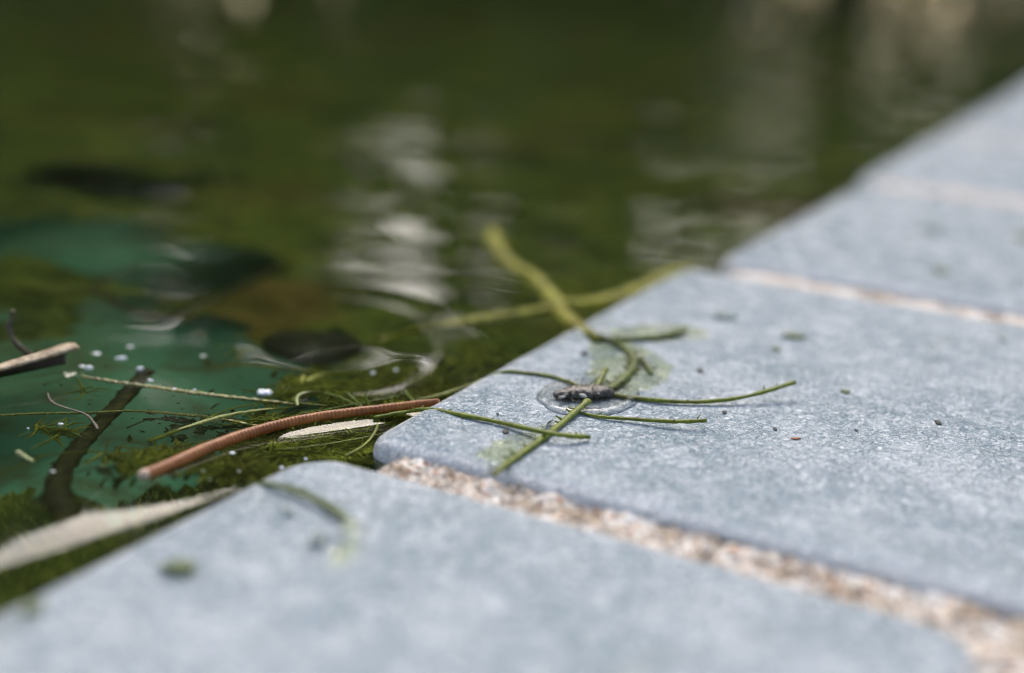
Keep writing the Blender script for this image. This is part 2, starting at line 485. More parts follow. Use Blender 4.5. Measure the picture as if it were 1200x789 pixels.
def water_h(X, Y):
    h = np.zeros_like(X)
    # distance from the coping calms the ripples
    w = (X - AX) * ND.x + (Y - AY) * ND.y
    calm = np.clip((-w - .015) / .13, 0.05, 1) * np.clip((Y - .16) / .25, .12, 1)
    patch = .55 + .45 * np.sin(X * 9 + 1.7 * np.sin(Y * 6)) * np.sin(Y * 5 + 1.0)
    for lam, ang, ph, a in WAVES:
        kx, ky = math.cos(ang) * 2 * math.pi / lam, math.sin(ang) * 2 * math.pi / lam
        bend = .35 * np.sin(X * 13 + ph) + .3 * np.sin(Y * 11 + ph * 2)
        h += a * .0118 * lam / 2 / math.pi * np.sin(kx * X + ky * Y + ph + bend) * calm * patch * 1.5
    # dimple and rings round the sunken leaf
    c = P(385, 402, WZ); dx = (X - c.x) / .021; dy = (Y - c.y) / .030
    r = np.sqrt(dx * dx + dy * dy)
    h += -.0017 * np.exp(-(r * 1.25) ** 2) + .00045 * np.cos(r * 4.2 + .8 * np.sin(2 * np.arctan2(dy, dx))) * np.exp(-((r - 1.3) / .9) ** 2)
    # menisci that catch the bright sky
    h += ramp_band(X, Y, [(320, 514), (350, 512), (420, 502), (470, 494), (520, 487)], [(320, 513), (345, 502), (400, 491), (470, 483), (520, 486)])
    h += ramp_band(X, Y, [(-190, 760), (-60, 692), (0, 664), (60, 646), (100, 632), (182, 605), (243, 586), (300, 566)], [(-190, 757), (-60, 672), (0, 640), (30, 614), (91, 606), (152, 598), (220, 585), (300, 565)], tilt=.21, decay=.05, soft=1.9, left_fade=True)
    h += ramp_band(X, Y, [(-220, 510), (-60, 475), (0, 463), (50, 452), (94, 438)], [(-220, 500), (-60, 463), (0, 453), (50, 445), (94, 437)], decay=.02, left_fade=True)
    return h
def axis(lo, hi, d0, d1, step, growth):
    a = list(np.arange(d0, d1, step)); s = step; x = d1
    while x < hi: a.append(min(x, hi)); s *= growth; x += s
    if a[-1] < hi: a.append(hi)
    s = step; x = d0 - step; pre = []
    while x > lo: pre.append(x); s *= growth; x -= s
    pre.append(lo)
    return np.array(pre[::-1] + a)
def build_water():
    sa = axis(S0, S1, -.20, .34, .0016, 1.045)
    wa = axis(W0, .0058, -.26, .0058, .0010, 1.04)
    Sg, Wg = np.meshgrid(sa, wa)
    X = AX + ED.x * Sg + ND.x * Wg; Y = AY + ED.y * Sg + ND.y * Wg
    Z = WZ + water_h(X, Y)
    v = np.stack([X.ravel(), Y.ravel(), Z.ravel()], 1)
    n, m = len(sa), len(wa)
    i = np.arange(n - 1)[None, :] + n * np.arange(m - 1)[:, None]
    fc = np.stack([i, i + 1, i + 1 + n, i + n], -1).reshape(-1, 4)
    me = bpy.data.meshes.new('pool_water')
    me.vertices.add(len(v)); me.vertices.foreach_set('co', v.ravel())
    me.loops.add(fc.size); me.loops.foreach_set('vertex_index', fc.ravel())
    me.polygons.add(len(fc)); me.polygons.foreach_set('loop_start', np.arange(0, fc.size, 4)); me.polygons.foreach_set('loop_total', np.full(len(fc), 4))
    me.update(); me.validate(); me.shade_smooth()
    return me
wm = build_water()
if wm.polygons[0].normal.z < 0: wm.flip_normals()
tag(obj('pool_water', wm, MT['water']), 'still green pool water with soft ripples', kind='structure')

# ------------------------------------------------------------------ algae mat under the water
def build_mat():
    sa = axis(S0 + .02, S1 - .02, -.16, .34, .0030, 1.05); wa = axis(W0 + .02, .003, -.24, .003, .0030, 1.05)
    idx = {}; v = []; f = []
    holes = [(P(110, 490, WZ - .03), .075, .075), (P(50, 325, WZ - .03), .055, .045), (P(140, 262, WZ - .03), .05, .035), (P(215, 362, WZ - .03), .04, .035), (P(20, 560, WZ - .03), .07, .05)]
    def hole(p):
        m = -1.0
        for c, rx, ry in holes:
            d = math.hypot((p.x - c.x) / rx, (p.y - c.y) / ry); m = max(m, 1 - d)
        return m
    n = len(sa)
    keep = []
    for j, w in enumerate(wa):
        for i, s in enumerate(sa):
            p = E(s, w)
            q = Vector((p.x, p.y, 0))
            sh = math.exp(min(0, w) / .035)                     # the mat climbs towards the coping
            n1 = noise.noise(q * 14 + Vector((3, 1, 0))); n2 = noise.noise(q * 45); n3 = noise.noise(q * 170)
            z = WZ - .050 + .043 * sh + .020 * n1 + .008 * n2 + .0028 * n3
            z = min(z, WZ - .0035)
            v.append(Vector((p.x, p.y, z)))
            g = hole(p) * 1.3 + .55 * n2 + .42 * n1 - .50 * sh + .22 * n3 + .75 * max(0, noise.noise(q * 6.0 + Vector((9, 2, 0))) - .22)
            keep.append(g < .22)
    for j in range(len(wa) - 1):
        for i in range(n - 1):
            a = j * n + i
            if keep[a] and keep[a + 1] and keep[a + n] and keep[a + n + 1]: f.append((a, a + 1, a + n + 1, a + n))
    return v, f
mv, mf = build_mat()
mm_ = mesh('algae_mat', mv, mf)
tag(obj('algae_mat', mm_, MT['algae']), 'olive green algae mat growing under the water surface', 'algae', kind='stuff')
# tufts standing off the mat close to the coping
def tufts():
    v = []; f = []
    for _ in range(5200):
        px = random.uniform(60, 640); py = random.uniform(395, 640)
        p = P(px, py, WZ - .010)
        s, w = toE(p)
        if w > 0 or w < -.085: continue
        if random.random() > math.exp(w / .016) * 1.2 or p.y < .2: continue
        z = WZ - .008 - .008 * random.random()
        h = random.uniform(.0015, .004); a = random.uniform(0, 6.28); lean = Vector((math.cos(a), math.sin(a), 0)) * h * random.uniform(.4, 1.6)
        sd = Vector((-math.sin(a), math.cos(a), 0)) * random.uniform(.0003, .0008)
        b = Vector((p.x, p.y, z)); m_ = b + lean * .5 + Vector((0, 0, h * .7)); t = b + lean + Vector((0, 0, h))
        t.z = min(t.z, WZ - .0015); m_.z = min(m_.z, WZ - .002)
        k = len(v); v += [b - sd, b + sd, m_ + sd, m_ - sd, t]
        f += [(k, k + 1, k + 2, k + 3), (k + 3, k + 2, k + 4)]
    return mesh('algae_tufts', v, f)
tag(obj('algae_tufts', tufts(), MT['algae']), 'short olive algae tufts beside the tile edge under water', 'algae', kind='stuff')

# fuzz of fine yellow green threads floating round the stem
def fuzz():
    v = []; f = []; r_ = random.Random(5); made = 0
    while made < 3600:
        px = r_.uniform(40, 560); py = r_.uniform(400, 566)
        p = P(px, py, WZ - .003); s, w = toE(p)
        if w > -.004: continue
        q = noise.noise(p * 60 + Vector((2, 7, 0))) + .5 * noise.noise(p * 190)
        if math.hypot(px - 368, (py - 411) * 2) < 75: continue
        if q < .02 + max(0, (-w - .035) * 9) + (.13 if px < 230 else 0): continue
        L = r_.uniform(.0025, .010); a = r_.gauss(.25, .8) if r_.random() < .7 else r_.uniform(0, 6.28); c = r_.uniform(-1.6, 1.6)
        z = WZ - r_.uniform(.0006, .0045); wd = r_.uniform(.00014, .00042)
        pts = []; d = Vector((math.cos(a), math.sin(a), 0)); x = Vector((p.x, p.y, z))
        for k in range(5):
            pts.append(x.copy()); a += c / 4; d = Vector((math.cos(a), math.sin(a), r_.uniform(-.15, .15))); x = x + d * (L / 4)
            x.z = min(x.z, WZ - .0006)
        k0 = len(v)
        for k, p_ in enumerate(pts):
            t = (pts[min(k + 1, 4)] - pts[max(k - 1, 0)]).normalized(); sd = Vector((-t.y, t.x, 0)) * wd * (1 if k < 4 else .4)
            v += [p_ - sd, p_ + sd, p_ + Vector((0, 0, wd * 1.2))]
        for k in range(4):
            b = k0 + 3 * k
            for i in range(3): f.append((b + i, b + (i + 1) % 3, b + 3 + (i + 1) % 3, b + 3 + i))
        made += 1
    return mesh('algae_threads', v, f)
tag(obj('algae_threads', fuzz(), MT['fuzz']), 'fine yellow green algae threads floating round the brown stem', 'algae', kind='stuff')

def specks():
    v = []; f = []; r_ = random.Random(8); n = 0
    while n < 420:
        p = P(r_.uniform(20, 560), r_.uniform(400, 600), WZ); s, w = toE(p)
        if w > -.003 or r_.random() > math.exp(w / .03) * 1.3: continue
        r1 = r_.uniform(.0002, .0007); c = Vector((p.x, p.y, WZ - r_.uniform(.0004, .003))); k = len(v)
        for d in ((1, 0, 0), (-1, 0, 0), (0, 1, 0), (0, -1, 0), (0, 0, .7), (0, 0, -.7)):
            v.append(c + Vector(d) * r1 * r_.uniform(.5, 1.2))
        for (a, b, c_) in ((0, 2, 4), (2, 1, 4), (1, 3, 4), (3, 0, 4), (2, 0, 5), (1, 2, 5), (3, 1, 5), (0, 3, 5)):
            f.append((k + a, k + b, k + c_))
        n += 1
    return mesh('debris_specks', v, f)
tag(obj('debris_specks', specks(), MT['crumb']), 'tiny dark debris specks drifting among the algae threads', 'debris', kind='stuff')

# ------------------------------------------------------------------ strands and sprigs
def path_px(pts, n, z=0.0, zs=None):
    """pixel polyline laid on a level plane (tile top or water)"""
    out = []
    for k, (x, y) in enumerate(pts):
        zz = zs[k] if zs else z
        out.append(P(x, y, zz))
    return spline(out, n)
def strand(name, pts, wpx, mat, z=0.0, zs=None, n=40, sides=8, parent=None, wob=.25, ring=None, taper=True, barbs=0, seed=0):
    path = path_px(pts, n, z, zs)
    sc = mm(path[n // 2])
    if hasattr(wpx, '__len__'): rad = [x * .5 * sc for x in wpx]
    else: rad = [wpx * .5 * sc * (.8 if taper else 1)] + [wpx * .5 * sc] * 4 + [wpx * .5 * sc * (.72 if taper else 1)]
    off = parent.location if parent else Vector((0, 0, 0))
    if ring is None:
        ring = lambda i, t: 1 + .16 * noise.noise(Vector((i * .8, seed * 5.3, 0))) + .22 * noise.noise(Vector((i * .23, seed * 3.1, 4)))
    v, f = tube_data([p - off for p in path], rad, sides, wob, ring, flat=.78, seed=seed)
    rr = random.Random(seed + 31)
    for _ in range(int(barbs * 2.2)):
        i = rr.randrange(2, n - 2); p = path[i] - off; t = (path[i + 1] - path[i]).normalized()
        side = t.cross(Vector((0, 0, 1))) * rr.choice((-1, 1)) + Vector((0, 0, rr.uniform(.1, .8))) + t * rr.uniform(-.6, .6)
        L = rr.uniform(.3, 1.3) * wpx_max(rad) * 1.8
        tube_data([p, p + side * L * .5, p + side * L + t * L * .3], [wpx_max(rad) * .35, wpx_max(rad) * .18], 5, v=v, f=f)
    me = mesh(name, v, f); fix(me)
    return obj(name, me, mat, parent)
def wpx_max(r): return max(r) if hasattr(r, '__len__') else r

TOPZ = .0008
# --- the sprig lying on the nearest sharp tile
c0 = P(700, 466, 0)
sprig = empty('algae_sprig', (c0.x, c0.y, 0.0004))
tag(sprig, 'green branching algae sprig sprawled across the tile round the dark scaly pod', 'algae')
strand('branch', [(714, 462), (740, 466), (780, 470), (820, 471), (862, 467), (900, 458), (931, 448)], [8, 7, 7, 6.5, 6, 6, 7], MT['green'], zs=[.001, .001, .0011, .0012, .0018, .0030, .0042], parent=sprig, barbs=6, seed=1)
strand('branch', [(676, 482), (700, 488), (740, 491), (790, 494), (828, 493)], [4, 5, 6, 6, 6.5], MT['green'], zs=[.0008, .0009, .0013, .0019, .0024], parent=sprig, barbs=3, seed=2)
strand('branch', [(689, 470), (668, 488), (640, 511), (612, 531), (592, 545), (579, 557)], [10, 9, 9, 8, 9, 6], MT['green'], zs=[.0018, .0012, .001, .001, .0009, .0003], parent=sprig, barbs=12, seed=3)
strand('branch', [(684, 455), (650, 442), (615, 437), (592, 436), (565, 446), (530, 459), (505, 466), (484, 470)], [5, 5, 5, 5, 5, 5, 4.5, 4], MT['green'], zs=[.0012, .0009, .0008, .0006, -.002, -.0038, -.0042, -.0043], parent=sprig, barbs=5, seed=4)
strand('branch', [(700, 460), (716, 455), (733, 442), (743, 427), (739, 414), (726, 404), (712, 397), (690, 394), (662, 393)], [9, 11, 11, 10, 9, 9, 9, 10, 8], MT['dgreen'], zs=[.0012, .001, .001, .001, .001, .001, .001, .0004, -.004], parent=sprig, barbs=34, seed=5)
strand('branch', [(741, 420), (753, 424), (760, 431), (763, 438)], [8, 7, 6, 4], MT['dgreen'], z=.001, n=16, parent=sprig, barbs=3, seed=6)
strand('branch', [(698, 456), (704, 444), (710, 432)], [7, 8, 7], MT['green'], zs=[.0012, .0016, .003], n=14, parent=sprig, seed=7)
strand('branch', [(715, 397), (745, 397), (778, 394), (803, 387)], [6, 8, 11, 9], MT['dgreen'], zs=[.001, .001, .0012, .002], n=24, parent=sprig, barbs=2, seed=8)

tag(strand('algae_strand', [(438, 489), (470, 484), (500, 480), (540, 486), (590, 496), (640, 507), (668, 511), (691, 512)], [4, 6, 7, 7, 7, 7, 7, 7], MT['green'], zs=[-.0040, -.0034, -.0008, .0009, .0012, .0022, .0020, .0012], n=60, barbs=10, seed=9),
    'thin straight green strand reaching from the brown stem onto the tile', 'algae strand', 'loose strands')

# --- scaly pod in its wet ring
def pod_mesh():
    v = []; f = []
    a, b = P(649, 464, .0012), P(719, 460, .0014)
    ax = (b - a); L = ax.length; t = ax.normalized(); sd = t.cross(Vector((0, 0, 1))).normalized()
    n, m = 30, 14
    for i in range(n + 1):
        u = i / n
        rr = .0021 * (math.sin(math.pi * min(1, u * .86 + .03)) ** .7) + .0002
        if u > .9: rr *= 1 - (u - .9) * 4
        for k in range(m):
            an = 2 * math.pi * k / m
            q = Vector((u * 14, math.cos(an) * 2, math.sin(an) * 2))
            sc = 1 + .35 * noise.noise(q * 1.4) + .16 * math.sin(u * 60 + (k % 2) * 3)
            v.append(a + t * (L * u) + sd * (math.cos(an) * rr * 1.35 * sc) + Vector((0, 0, max(-.0008, math.sin(an) * rr * .72 * sc) + .0002)))
    for i in range(n):
        for k in range(m):
            p = i * m + k; q = i * m + (k + 1) % m; f.append((p, q, q + m, p + m))
    f.append(tuple(range(m))); f.append(tuple(n * m + k for k in range(m)))
    return v, f
v, f = pod_mesh(); pc = P(684, 462, 0)
pod = empty('seed_pod', (pc.x, pc.y, .0004))
tag(pod, 'dark mottled scaly pod lying in a wet ring on the tile', 'pod')
me = mesh('husk', under(pod, v), f); fix(me); obj('husk', me, MT['pod'], pod)
for k in range(22):   # loose scales along its back
    u = k / 21; c = P(658 + 54 * u, 463 - 3 * u + random.uniform(-3, 3), .0020)
    s_ = .0009 * (1 - .5 * abs(u - .5))
    me = lump_mesh('scale', c - pod.location, s_ * 1.3, s_, s_ * .45, random.uniform(0, 3), .5, k, 1)
    obj('scale', me, mat_flat('pod_scale', random.choice(((.05, .045, .035), (.38, .36, .32), (.13, .10, .06))), .5), pod)

# --- thin water on the tile
def film_mesh(outline, h, z=.0006, edge=.0016):
    """a flat pool of water with a rounded rim"""
    n = len(outline); c = sum((Vector(p) for p in outline), Vector()) / n
    v = []; f = []
    for ins, zz in ((0, .0), (.25, .45), (.5, .72), (1, .94), (2.2, 1.0)):
        for p in outline:
            d = (c - p); L = d.length; v.append(Vector((p.x, p.y, z)) + d * min(.9, ins * edge / L) + Vector((0, 0, h * zz)))
    k = 5
    for j in range(k - 1):
        for i in range(n):
            a = j * n + i; b = j * n + (i + 1) % n; f.append((a, b, b + n, a + n))
    f.append(tuple((k - 1) * n + i for i in range(n)))
    me = mesh('puddle', v, f); fix(me)
    return me
def blob_outline(pts, n=64, seed=0, amp=.0007):
    q = [P(x, y, 0) for x, y in pts]; q = q + [q[0], q[1], q[2]]
    m = len(pts); out = []
    full = spline([q[m - 1]] + q[:m + 1], 8 * (m + 1) + 1)
    full = full[8:-1]
    return [p + Vector((noise.noise(p * 300 + Vector((seed, 0, 0))), noise.noise(p * 300 + Vector((0, seed, 3))), 0)) * amp for p in full]
tag(obj('puddle', film_mesh(blob_outline([(628, 470), (640, 455), (672, 448), (715, 450), (748, 460), (745, 476), (715, 488), (675, 490), (645, 484)]), .0009), MT['film']), 'shallow clear puddle ringing the scaly pod', 'puddle', kind='structure')
tag(obj('puddle', film_mesh(blob_outline([(712, 462), (690, 450), (694, 425), (690, 408), (712, 398), (742, 404), (772, 420), (788, 438), (770, 455), (742, 464)], seed=3, amp=.0022), .00016), MT['gfilm']), 'green tinted wet patch round the curled branch on the tile', 'puddle', kind='structure')
tag(obj('puddle', film_mesh(blob_outline([(712, 390), (740, 384), (790, 382), (826, 389), (828, 397), (790, 402), (745, 402)], seed=5, amp=.0022), .00016), MT['gfilm']), 'green tinted wet patch under the short branch tip on the tile', 'puddle', kind='structure')
tag(obj('puddle', film_mesh(blob_outline([(590, 545), (562, 538), (575, 522), (620, 508), (660, 492), (668, 498), (640, 515), (612, 534)], seed=6, amp=.002), .00014), MT['gfilm']), 'green tinted wet patch beside the branch that crosses the joint', 'puddle', kind='structure')
tag(obj('puddle', film_mesh(blob_outline([(395, 600), (408, 604), (424, 625), (418, 648), (400, 664), (383, 666), (400, 645), (404, 625)], seed=7, amp=.001), .00016), MT['gfilm']), 'wet green crescent trailing from the strand on the front tile', 'puddle', kind='structure')

# --- strand that hangs over the front tile
tag(strand('algae_strand', [(292, 568), (312, 567), (340, 573), (368, 584), (390, 597), (404, 608)], [6, 7, 9, 10, 10, 7], MT['dgreen'], zs=[-.004, .0002, .0009, .0010, .0010, .0009], n=30, barbs=4, seed=12),
    'curved green strand lying over the edge of the front tile', 'algae strand', 'loose strands')

# --- brown ringed stem leaning on the tile edge
WPTS = [(171, 557), (200, 545), (240, 527), (280, 512), (320, 500), (360, 491), (400, 485), (450, 479), (490, 474), (514, 471)]
wz = [WZ + .0014, WZ + .0010, WZ + .0010, WZ + .0010, WZ + .0012, WZ + .0016, WZ + .0017, WZ + .0019, WZ + .0028, WZ + .0044]
st = P(330, 500, WZ)
stem = empty('ringed_stem', (st.x, st.y, WZ)); tag(stem, 'reddish brown finely ringed stem floating with one end against the tile', 'stem')
path = path_px(WPTS, 420, zs=wz)
sc = mm(path[200])
ring = lambda i, t: 1 + (.03 + .03 * t) * math.sin(i * 2 * math.pi / 5.0) * (1 + .5 * noise.noise(Vector((i * .11, 7, 1)))) + .06 * noise.noise(Vector((i * .04, 3, 1)))
v, f = tube_data([p - stem.location for p in path], [r * .5 * sc for r in (14, 14.5, 14.5, 14, 13, 12.5, 12, 11.5, 10.5, 8)], 14, .04, ring, seed=3)
me = mesh('shaft', v, f); fix(me); shaft = obj('shaft', me, MT['brown'], stem)
tp = path[0] - stem.location
o = obj('cut_end', lump_mesh('cut_end', tp + Vector((-.0002, -.0003, .0002)), .0013, .0012, .0012, .3, .12, 2), MT['paletip'], shaft); o['label'] = 'pale blunt end of the stem'

# --- dry reed piece at the left
def reed_shell():
    v = []; f = []
    a = P(-75, 470, WZ); b = P(89, 434, WZ)
    t = (b - a).normalized(); sd = Vector((t.y, -t.x, 0))   # towards the viewer
    if sd.y > 0: sd = -sd
    n, m = 40, 16
    for layer in (0, 1):
        for i in range(n + 1):
            u = i / n; c = a + (b - a) * u
            R = .0040 + .0014 * u; th = .0007 * layer
            lift = .0002 + .0016 * u
            for k in range(m + 1):
                an = math.radians(205 - 140 * k / m)     # far side down to the near side, open below
                rr = (R - th) * (1 + .06 * noise.noise(Vector((u * 9, an * 2, 4))) + .02 * math.sin(an * 9))
                v.append(c + sd * (math.cos(an) * -rr * -1.0) * 1 + Vector((0, 0, math.sin(an) * rr * .95 + lift)))
    N = (n + 1) * (m + 1)
    for l in (0, 1):
        for i in range(n):
            for k in range(m):
                p = l * N + i * (m + 1) + k; f.append((p, p + 1, p + m + 2, p + m + 1))
    for i in range(n):
        for k in (0, m):
            p = i * (m + 1) + k; f.append((p, p + m + 1, p + m + 1 + N, p + N))
    for k in range(m):
        for i in (0, n):
            p = i * (m + 1) + k; f.append((p, p + 1, p + 1 + N, p + N))
    return v, f, n, m
v, f, n_, m_ = reed_shell()
rc = P(40, 440, WZ)
reed = empty('reed_piece', (rc.x, rc.y, WZ)); tag(reed, 'dry tan hollow reed piece floating at the left of the picture', 'reed')
me = mesh('shell', under(reed, v), f); fix(me)
me.materials.append(MT['bark']); me.materials.append(MT['inner'])
for i, p in enumerate(me.polygons):
    if n_ * m_ <= i < 2 * n_ * m_: p.material_index = 1
obj('shell', me, None, reed)
# curled dark twig standing behind it
b0 = P(46, 424, WZ)
tw = [PV(46, 424, b0.y), PV(38, 418, b0.y), PV(27, 410, b0.y - .001), PV(17, 400, b0.y - .001), PV(11, 386, b0.y), PV(13, 374, b0.y + .001), PV(15, 364, b0.y + .001)]
sc = mm(b0)
v, f = tube_data(spline(tw, 40), [x * .5 * sc for x in (6, 7, 7, 6.5, 6.5, 6, 6)], 8, .4, seed=9)
me = mesh('curled_twig', v, f); fix(me); tag(obj('curled_twig', me, MT['twig']), 'dark curled twig rising behind the tan reed piece', 'twig')

# --- sunken root and blurred branches
def zl(*d): return [WZ - x * .001 for x in d]
tag(strand('sunken_root', [(172, 448), (150, 475), (122, 508), (95, 538), (76, 566), (70, 592), (78, 622), (96, 652)], [24, 26, 28, 29, 30, 31, 32, 31], MT['root'], zs=zl(4.6, 4.4, 4.4, 4.4, 4.5, 4.6, 5, 6), n=60, sides=14, wob=.22, taper=False, seed=21),
    'thick dark root curving down through the water by the tan reed', 'root')
tag(strand('sunken_branch', [(20, 376), (70, 378), (108, 372), (150, 392), (196, 402), (240, 385), (290, 362), (340, 344)], [8, 11, 13, 14, 17, 17, 15, 12], MT['root'], zs=zl(14, 12, 12, 11, 11, 11, 12, 16), n=50, sides=10, wob=.3, seed=22), 'blurred olive branch under water behind the tan reed', 'branch')
tag(strand('sunken_branch', [(104, 372), (125, 352), (150, 344), (165, 338)], [9, 9, 10, 8], MT['root'], zs=zl(12, 10, 9, 10), n=24, wob=.3, seed=23), 'short blurred side branch under water above the olive branch', 'branch')

fork = P(655, 360, WZ)
fk = empty('water_weed', (fork.x, fork.y, WZ)); tag(fk, 'blurred yellow green forked water weed floating beyond the tile corner', 'water weed')
strand('branch', [(577, 272), (581, 290), (600, 312), (630, 332), (648, 350), (662, 372), (700, 399)], [17, 20, 21, 21, 20, 17, 11], MT['ygreen'], zs=zl(-1, -.6, -.3, -.3, -.3, -1.2, -6), n=44, sides=10, parent=fk, barbs=5, seed=24)
strand('branch', [(440, 402), (500, 388), (560, 377), (610, 369), (655, 362)], [10, 16, 18, 18, 15], MT['ygreen'], zs=zl(2, 1.2, .8, .2, -.3), n=40, sides=10, parent=fk, seed=25)
strand('branch', [(652, 356), (690, 358), (725, 350), (755, 338), (785, 322), (812, 314)], [15, 21, 23, 22, 18, 11], MT['ygreen'], zs=zl(.2, -.3, -.4, -.4, -.2, .8), n=40, sides=10, parent=fk, seed=26)
strand('branch', [(632, 326), (660, 336), (690, 346)], [6, 7, 8], MT['ygreen'], zs=zl(3, 2, 1), n=20, parent=fk, seed=27)

# --- filaments round the reed and the stem
bead = lambda i, t: 1 + .22 * max(0, math.sin(i * 1.25)) + .15 * noise.noise(Vector((i * .4, 1, 2)))
FIL = [
    ([(96, 442), (130, 448), (180, 455), (230, 462), (280, 468), (330, 474), (384, 481)], [6, 7, 8, 8, 8, 8, 5], 'beaded', .2, bead, 'thick beaded olive filament running from the reed tip to the brown stem'),
    ([(-20, 490), (40, 487), (100, 486), (150, 485), (200, 488), (250, 492), (300, 501), (335, 505)], [5, 6, 6, 6, 7, 8, 8, 5], 'beaded', .6, bead, 'beaded olive filament crossing low from the left picture edge'),
    ([(174, 520), (190, 514), (220, 502), (262, 489), (300, 482), (350, 478)], [5, 9, 9, 8, 6, 3], 'green', .1, None, 'flat grassy green blade with a pointed tip above the brown stem'),
    ([(232, 498), (262, 484), (300, 476), (350, 474)], [3, 4, 4, 3], 'green', .5, None, 'fine green blade just behind the flat grassy blade'),
    ([(349, 476), (348, 466), (356, 461), (375, 461), (397, 468), (424, 481)], [3.5, 4, 4, 4, 4, 3], 'lgreen', -.6, None, 'pale green filament hooked over at its left end'),
    ([(406, 462), (414, 470), (425, 480)], [3, 3.5, 3], 'lgreen', -.6, None, 'short pale filament joining the hooked filament near its end'),
    ([(432, 480), (429, 468), (436, 459), (447, 457), (455, 461)], [3, 3.5, 4, 4, 3], 'green', -.6, None, 'small green filament curled like a shepherd crook behind the brown stem'),
    ([(474, 459), (478, 465), (485, 471)], [5, 4, 4], 'lgreen', -.8, None, 'tiny pale stub at the tip of the strand by the tile edge'),
    ([(340, 489), (380, 484), (420, 477), (468, 468)], [3, 3, 4, 3], 'lgreen', -.2, None, 'straight pale hair lying along the top of the brown stem'),
    ([(443, 489), (442, 500), (436, 512), (424, 524), (404, 535)], [3, 4, 4, 3.5, 3], 'green', .2, None, 'thin green filament curving down from the brown stem towards the mortar'),
    ([(-20, 566), (10, 553), (50, 537), (90, 533), (125, 537), (155, 552), (190, 576), (215, 590)], [4, 5, 5, 4, 4, 4, 3, 3], 'dgreen', .8, None, 'long thin olive filament arching over the dark root'),
    ([(21, 530), (30, 536), (39, 541)], [8, 6, 4], 'lgreen', -.4, None, 'pale stubby bit at the left above the arching filament'),
    ([(330, 527), (380, 521), (430, 512), (455, 506)], [1.2, 1.6, 1.6, 1.2], 'green', .1, None, 'faint hair floating under the brown stem, thinner than all others'),
    ([(56, 462), (60, 471), (72, 477), (100, 486), (110, 496), (115, 504)], [4, 5, 5, 4, 4, 5], 'twig', .1, None, 'thin dark hooked twig under the tan reed'),
    ([(240, 440), (290, 436), (350, 438), (410, 447)], [5, 7, 7, 4], 'ygreen', 2.5, None, 'blurred yellow filament under water behind the beaded one'),
    ([(0, 372), (40, 380), (80, 378)], [5, 6, 4], 'root', 8, None, 'short sunken stick under water at the left picture edge'),
]
for k, (pts, w_, mt, dep, rg, lab) in enumerate(FIL):
    nm = 'filament' if mt != 'twig' else 'twig'
    cat = 'filament' if mt != 'twig' else 'twig'
    if 'blade' in lab: nm = cat = 'blade'
    if 'stick' in lab: nm = cat = 'stick'
    tag(strand(nm, pts, w_, MT[mt], zs=[WZ - dep * .001] * len(pts), n=120 if mt == 'beaded' else 40, sides=7, ring=rg, seed=40 + k), lab, cat, 'filaments among the algae')

# --- sunken leaf sprays
def leaf_shape(c, L, ang, seed):
    """a small lobed leaf with thickness"""
    r = random.Random(seed); pts = []; n = 18
    for k in range(n):
        a = 2 * math.pi * k / n
        rad = L * (.5 + .2 * math.cos(a)) * (1 + .30 * math.sin(a * 5 + seed) + r.uniform(-.15, .15))
        pts.append(Vector((math.cos(a) * rad * 1.2, math.sin(a) * rad * .8, r.uniform(-.0006, .0006))))
    rot = Matrix.Rotation(ang, 3, 'Z')
    top = [c + rot @ p for p in pts]; bot = [p - Vector((0, 0, .00035)) for p in top]
    v = top + bot + [c + Vector((0, 0, .0004)), c - Vector((0, 0, .0006))]
    f = []
    for k in range(n):
        q = (k + 1) % n
        f += [(k, q, 2 * n), (n + q, n + k, 2 * n + 1), (k, n + k, n + q, q)]
    me = mesh('leaflet', v, f, False); fix(me); return me
def spray(label, stem_pts, leaves, dep):
    c = P(*stem_pts[len(stem_pts) // 2], WZ - dep)
    e = empty('sunken_leaf_spray', c); tag(e, label, 'leaf spray')
    strand('stalk', stem_pts, [3, 4, 4, 3], MT['leaf'], z=WZ - dep, n=24, parent=e, seed=len(leaves))
    for k, (x, y, s_) in enumerate(leaves):
        p = P(x, y, WZ - dep + .0004)
        o = obj('leaflet', leaf_shape(p - e.location, s_ * mm(p) * 1.15, random.uniform(0, 6.28), k), MT['leaf'], e)
spray('dark sunken spray of small lobed leaves above the brown stem tip', [(150, 516), (180, 505), (215, 510), (255, 515), (290, 512)],
      [(175, 495, 10), (178, 504, 9), (196, 502, 14), (206, 512, 16), (222, 505, 15), (208, 528, 15), (234, 519, 15), (250, 513, 13), (262, 521, 11), (274, 511, 13), (244, 500, 16), (268, 500, 14), (285, 505, 12), (198, 518, 10)], .004)
spray('small dark sunken leaf tuft just left of the brown stem tip', [(86, 572), (105, 566), (130, 565), (168, 560)],
      [(124, 565, 12), (134, 563, 10), (142, 567, 12), (147, 572, 9), (132, 578, 7), (128, 571, 9)], .004)

# sunken leaf in the dimple
lc = P(366, 412, WZ - .0034)
def sunken():
    v = []; f = []; n = 28
    ax = Vector((1, .35, 0)).normalized(); sd = Vector((-.35, 1, 0)).normalized()
    for z in (.0004, -.0004):
        for k in range(n):
            a = 2 * math.pi * k / n
            v.append(ax * (math.cos(a) * .0135) + sd * (math.sin(a) * .0145 * (1 + .12 * math.sin(3 * a))) + Vector((0, 0, z + .0010 * math.cos(a) ** 2)))
    f.append(tuple(range(n))); f.append(tuple(n + k for k in range(n))[::-1])
    for k in range(n): f.append((k, n + k, n + (k + 1) % n, (k + 1) % n))
    me = mesh('sunken_leaf', v, f); fix(me); return me
o = obj('sunken_leaf', sunken(), MT['sunk']); o.location = lc
tag(o, 'dark round sunken leaf in the ringed dimple of the water', 'leaf')

